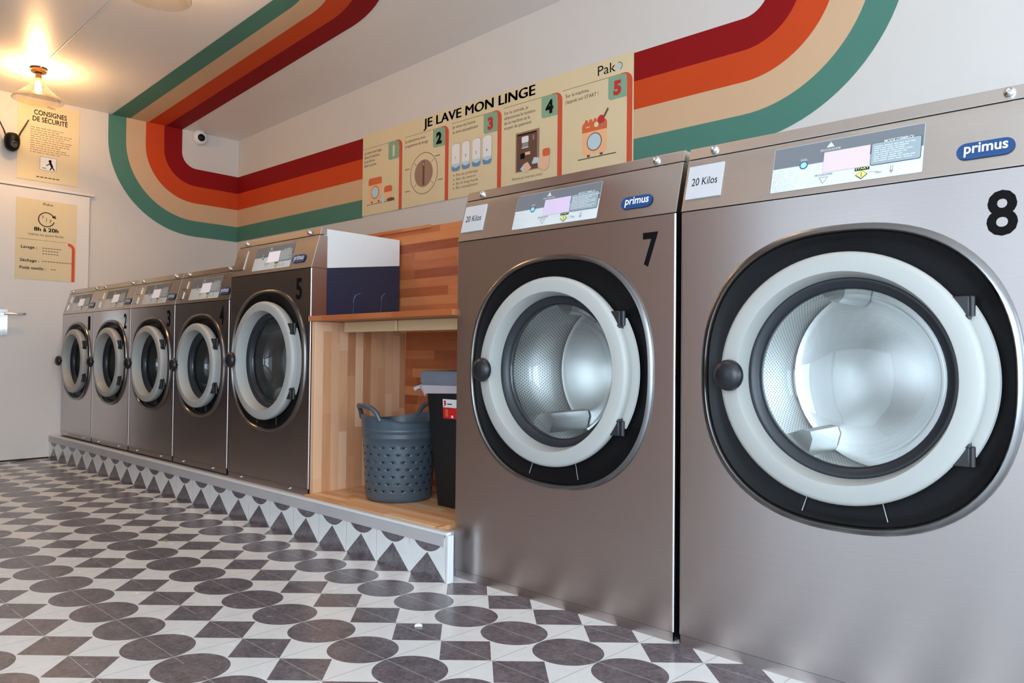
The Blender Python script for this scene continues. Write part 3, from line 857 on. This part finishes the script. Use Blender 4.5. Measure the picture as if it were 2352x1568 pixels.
a.rrect(-.783, 1.985, -.728, 2.03, .012, ORNG, 9); a.rect(-.862, 1.93, -.82, 1.955, BRN, 10)
a.text('Paiement par carte sans contact', -1.028, 1.88, .024, INKG, 1, width=.24)
bpart(a, 'illustration')
a = Art(); mini_washer(a, -.498, -.33, 1.938, 2.12); a.disc(-.4, 2.098, .015, CREAMN, 4, 18); a.disc(-.362, 2.1, .013, GREY, 4, 18); a.line(-.47, 2.092, -.445, 2.094, .005, CREAMN, 4)
a.line(-.36, 2.115, -.322, 2.172, .011, BRN, 5); a.disc(-.368, 2.12, .024, REDN, 6, 16); a.line(-.528, 1.92, -.27, 1.92, .005, INKB, 1)
for f in (-.47, -.44, -.41): a.disc(f, 2.124, .012, ORNG, 1, 10)
bpart(a, 'illustration')

# two posters by the door
def poster(name, y0, y1, z0, z1, x, label):
    t = empty(name, (x, (y0 + y1) / 2, (z0 + z1) / 2), label, 'poster')
    b = MB(); b.box(0, .0025, -(y1 - y0) / 2, (y1 - y0) / 2, -(z1 - z0) / 2, (z1 - z0) / 2, BEIGE); b.build('sheet', t, smooth=False)
    yc_, zc_ = (y0 + y1) / 2, (z0 + z1) / 2
    xf = lambda p: (.0026 + p[2], p[0] - yc_, p[1] - zc_)
    return t, xf
t, xf = poster('safety_poster', -.293, .123, 2.108, 2.712, XL + .001, 'beige safety notice poster on the wall above the white door')
a = Art(); a.text('CONSIGNES', -.19, 2.612, .052, INK, 1, width=.222, bold=.001); a.text('DE SÉCURITÉ', -.2, 2.562, .052, INK, 1, width=.238, bold=.001); a.build('heading', t, smooth=False, xf=xf)
a = Art(); a.text('Pako', -.1, 2.675, .024, INK, 1, width=.05); a.build('logo', t, smooth=False, xf=xf)
a = Art(); random.seed(5)
for k in range(12):
    v = 2.51 - k * .017; u = -.21; end = .06 - random.random() * .08
    while u < end:
        l = .01 + random.random() * .025; a.rect(u, v, min(u + l, end + .01), v + .0045, INKG, 1); u += l + .006
a.build('text_block', t, smooth=False, xf=xf)
a = Art()
for k in range(6): a.rect(-.165 + k * .027, 2.138, -.165 + k * .027 + .02, 2.145, INKB, 1)
a.build('footer_line', t, smooth=False, xf=xf)
a = Art(); a.rect(-.144, 2.197, -.03, 2.3, GREY, 1); a.rect(-.141, 2.2, -.033, 2.297, WHITE, 2); a.disc(-.075, 2.272, .011, INK, 3, 14); a.line(-.075, 2.262, -.06, 2.23, .016, INK, 3); a.line(-.06, 2.23, -.075, 2.206, .008, INK, 3); a.line(-.06, 2.23, -.045, 2.206, .008, INK, 3); a.line(-.07, 2.258, -.1, 2.235, .006, INK, 3); a.rect(-.128, 2.21, -.1, 2.218, GREY, 3)
a.build('illustration', t, smooth=False, xf=xf)

t, xf = poster('opening_hours_poster', -.296, .112, 1.357, 1.963, XL + .0222, 'beige opening hours poster with red stripe, stuck on the white door')
a = Art(); a.text('Pako', -.122, 1.925, .028, INK, 1, width=.066); a.build('logo', t, smooth=False, xf=xf)
a = Art(); a.ring(-.096, 1.818, .049, .057, INKB, 1, 40, .35, 2 * PI - .25); a.poly([(-.038, 1.858), (-.03, 1.83), (-.062, 1.84)], INKB, 1)
for s_, u, v in (('7', -.13, 1.822), ('J', -.1, 1.81), ('7', -.078, 1.795)): a.text(s_, u, v, .034, INKB, 2)
a.build('emblem', t, smooth=False, xf=xf)
a = Art(); a.text('8h à 20h', -.178, 1.727, .04, INK, 1, width=.165, bold=.0012); a.text('même les jours fériés', -.216, 1.69, .026, INKB, 1, width=.236)
a.build('heading', t, smooth=False, xf=xf)
for s_, u, v, w_, rows in (('Lavage :', -.262, 1.588, .105, ((1.596, -.12, 0), (1.575, -.12, -.02), (1.554, -.12, -.02))), ('Séchage :', -.265, 1.488, .125, ((1.496, -.12, .075),)), ('Poids textile :', -.268, 1.432, .17, ((1.438, -.06, -.03),))):
    a = Art(); a.text(s_, u, v, .03, INK, 1, width=w_, bold=.0005)
    for rv, u0, u1 in rows:
        while u0 < u1: a.rect(u0, rv, u0 + .014, rv + .006, INKG, 1); u0 += .019
    a.build('text_row', t, smooth=False, xf=xf)
a = Art(); a.rect(-.285, 1.656, .05, 1.658, INKG, 1); a.build('divider_line', t, smooth=False, xf=xf)
a = Art(); a.rect(.082, 1.357, .104, 1.605, REDL, 1); a.ring(.054, 1.605, .028, .05, REDL, 1, 14, 0, .5 * PI); a.build('panel_border', t, smooth=False, xf=xf)

# ------------------------------------------------------------------ cameras on the left wall
t = empty('security_camera', (XL, -.343, 2.355), 'black dome security camera with two antennas on the left wall', 'camera')
b = MB(); b.lathe([(.03, 0), (.03, .012), (.012, .016), (.012, .04), (.0, .04)], (0, 0, .03), BLACK, 24, 'x'); b.build('bracket', t)
b = MB(); b.loft([[(.075 + r * math.cos(2 * PI * k / 28), r * math.sin(2 * PI * k / 28), z) for k in range(28)] for r, z in ((.002, .062), (.03, .058), (.046, .042), (.05, .02), (.05, -.015), (.044, -.045), (.03, -.064), (.012, -.073), (.001, -.074))], BLACK); b.build('housing', t, angle=60)
b = MB(); b.lathe([(.024, .0), (.024, .012), (.017, .014), (.016, .008), (.009, .008), (.008, .012), (.0, .012)], (.114, .005, -.03), HINGE, 24, 'x'); b.build('lens', t)
for sg in (1, -1):
    b = MB(); b.tube([(.07, sg * .04, .04), (.07, sg * .052, .075), (.07, sg * .104, .185)], [.006, .005, .004], BLACKM, 8); b.build('antenna', t)
t = empty('surveillance_camera', (XL, 1.075, 2.71), 'small white surveillance camera with black lens, in the ceiling corner above the red curve', 'camera')
b = MB(); b.lathe([(.058, 0), (.062, .01), (.062, .045), (.052, .062), (.03, .072), (.028, .07), (.0, .07)], (0, 0, 0), OFFWHITE, 36, 'x'); b.build('housing', t, angle=50)
b = MB(); b.lathe([(.032, .066), (.031, .076), (.024, .083), (.012, .087), (.0005, .088)], (0, -.006, -.008), BLACK, 28, 'x'); b.build('lens', t, angle=60)

# ------------------------------------------------------------------ ceiling lamps on one cable
FIL = plain('filament_glow', S(255, 226, 178), .5, emit=14.0)
LX = [(-3.80, -.336), (-1.78, -.36), (.27, -.37), (2.33, -.375)]
def lamp(x, y, label, power):
    z = zc(x, y)
    t = empty('ceiling_lamp', (x, y, z), label, 'lamp', 'clear glass ceiling lamps along the cable')
    b = MB(); b.lathe([(.0, -.001), (.046, -.001), (.048, -.004), (.048, -.026), (.044, -.03), (.0, -.03)], (0, 0, 0), BRONZE, 32, 'z'); b.build('ceiling_rose', t)
    b = MB(); b.lathe([(.019, -.03), (.019, -.068), (.016, -.072), (.0, -.072)], (0, 0, 0), BRONZE, 24, 'z'); b.build('lamp_holder', t)
    b = MB(); b.lathe([(.014, -.072), (.016, -.085), (.026, -.108), (.03, -.13), (.027, -.15), (.015, -.166), (.0005, -.17)], (0, 0, 0), SHADE, 24, 'z'); bulb = b.build('bulb', t, angle=70)
    b = MB(); b.tube([(0, 0, -.085), (.004, .002, -.11), (-.003, .0, -.13), (.0, .0, -.15)], .0085, FIL, 8); b.build('filament', bulb)
    b = MB(); prof = [(.021, -.04), (.024, -.07), (.04, -.105), (.075, -.145), (.115, -.178), (.145, -.205), (.155, -.222), (.15, -.221), (.112, -.181), (.073, -.149)]
    b.lathe(prof, (0, 0, 0), SHADE, 48, 'z'); b.build('glass_shade', t, angle=70)
    l = bpy.data.lights.new('bulb_light', 'POINT'); l.energy = power; l.color = (1.0, .62, .30); l.shadow_soft_size = .03
    lo_ = bpy.data.objects.new('bulb_light', l); COL.objects.link(lo_); lo_.parent = t; lo_.location = (0, 0, -.125)
    return t
labs = ['lit clear glass ceiling lamp above the safety poster, near the white door', 'clear glass ceiling lamp cut off by the top edge of the photo',
        'clear glass ceiling lamp further along the cable, over machine 7', 'clear glass ceiling lamp at the near end of the cable']
for (x, y), lb in zip(LX, labs): lamp(x, y, lb, 14 if x < -1 else 5)
b = MB(); pts = []
for i in range(3):
    (xa, ya), (xb, yb_) = LX[i], LX[i + 1]
    for k in range(12):
        f = k / 12; pts.append((xa + (xb - xa) * f, ya + (yb_ - ya) * f + .004 * math.sin(f * PI), zc(xa + (xb - xa) * f, ya) - .004))
b.tube(pts, .0035, OFFWHITE, 8); tag(b.build('lamp_cable'), 'thin pale cable running along the ceiling between the lamps', 'cable')

# crumbs on the floor
b = MB(); b.loft([[(.014, 0, 0), (.004, .008, 0), (-.012, .004, 0), (-.01, -.006, 0)], [(.012, 0, .006), (.004, .006, .007), (-.01, .003, .005), (-.008, -.004, .006)]], WHITE, True, True, True)
o = tag(b.build('paper_scrap', smooth=False), 'tiny white paper scrap lying on the floor tiles', 'scrap'); o.location = (.283, -.39, .0005); o.rotation_euler.z = .6
LEAF = plain('dry_leaf_green', S(120, 132, 78), .6)
b = MB(); b.loft([[(.022, 0, 0), (.004, .011, 0), (-.02, .003, 0), (-.004, -.010, 0)], [(.018, 0, .004), (.003, .009, .005), (-.016, .002, .004), (-.003, -.008, .005)]], LEAF, True, True, True)
o = tag(b.build('leaf', smooth=False), 'tiny green leaf fragment lying on a white floor tile in the middle of the room', 'leaf'); o.location = (-1.279, -.485, .0005)
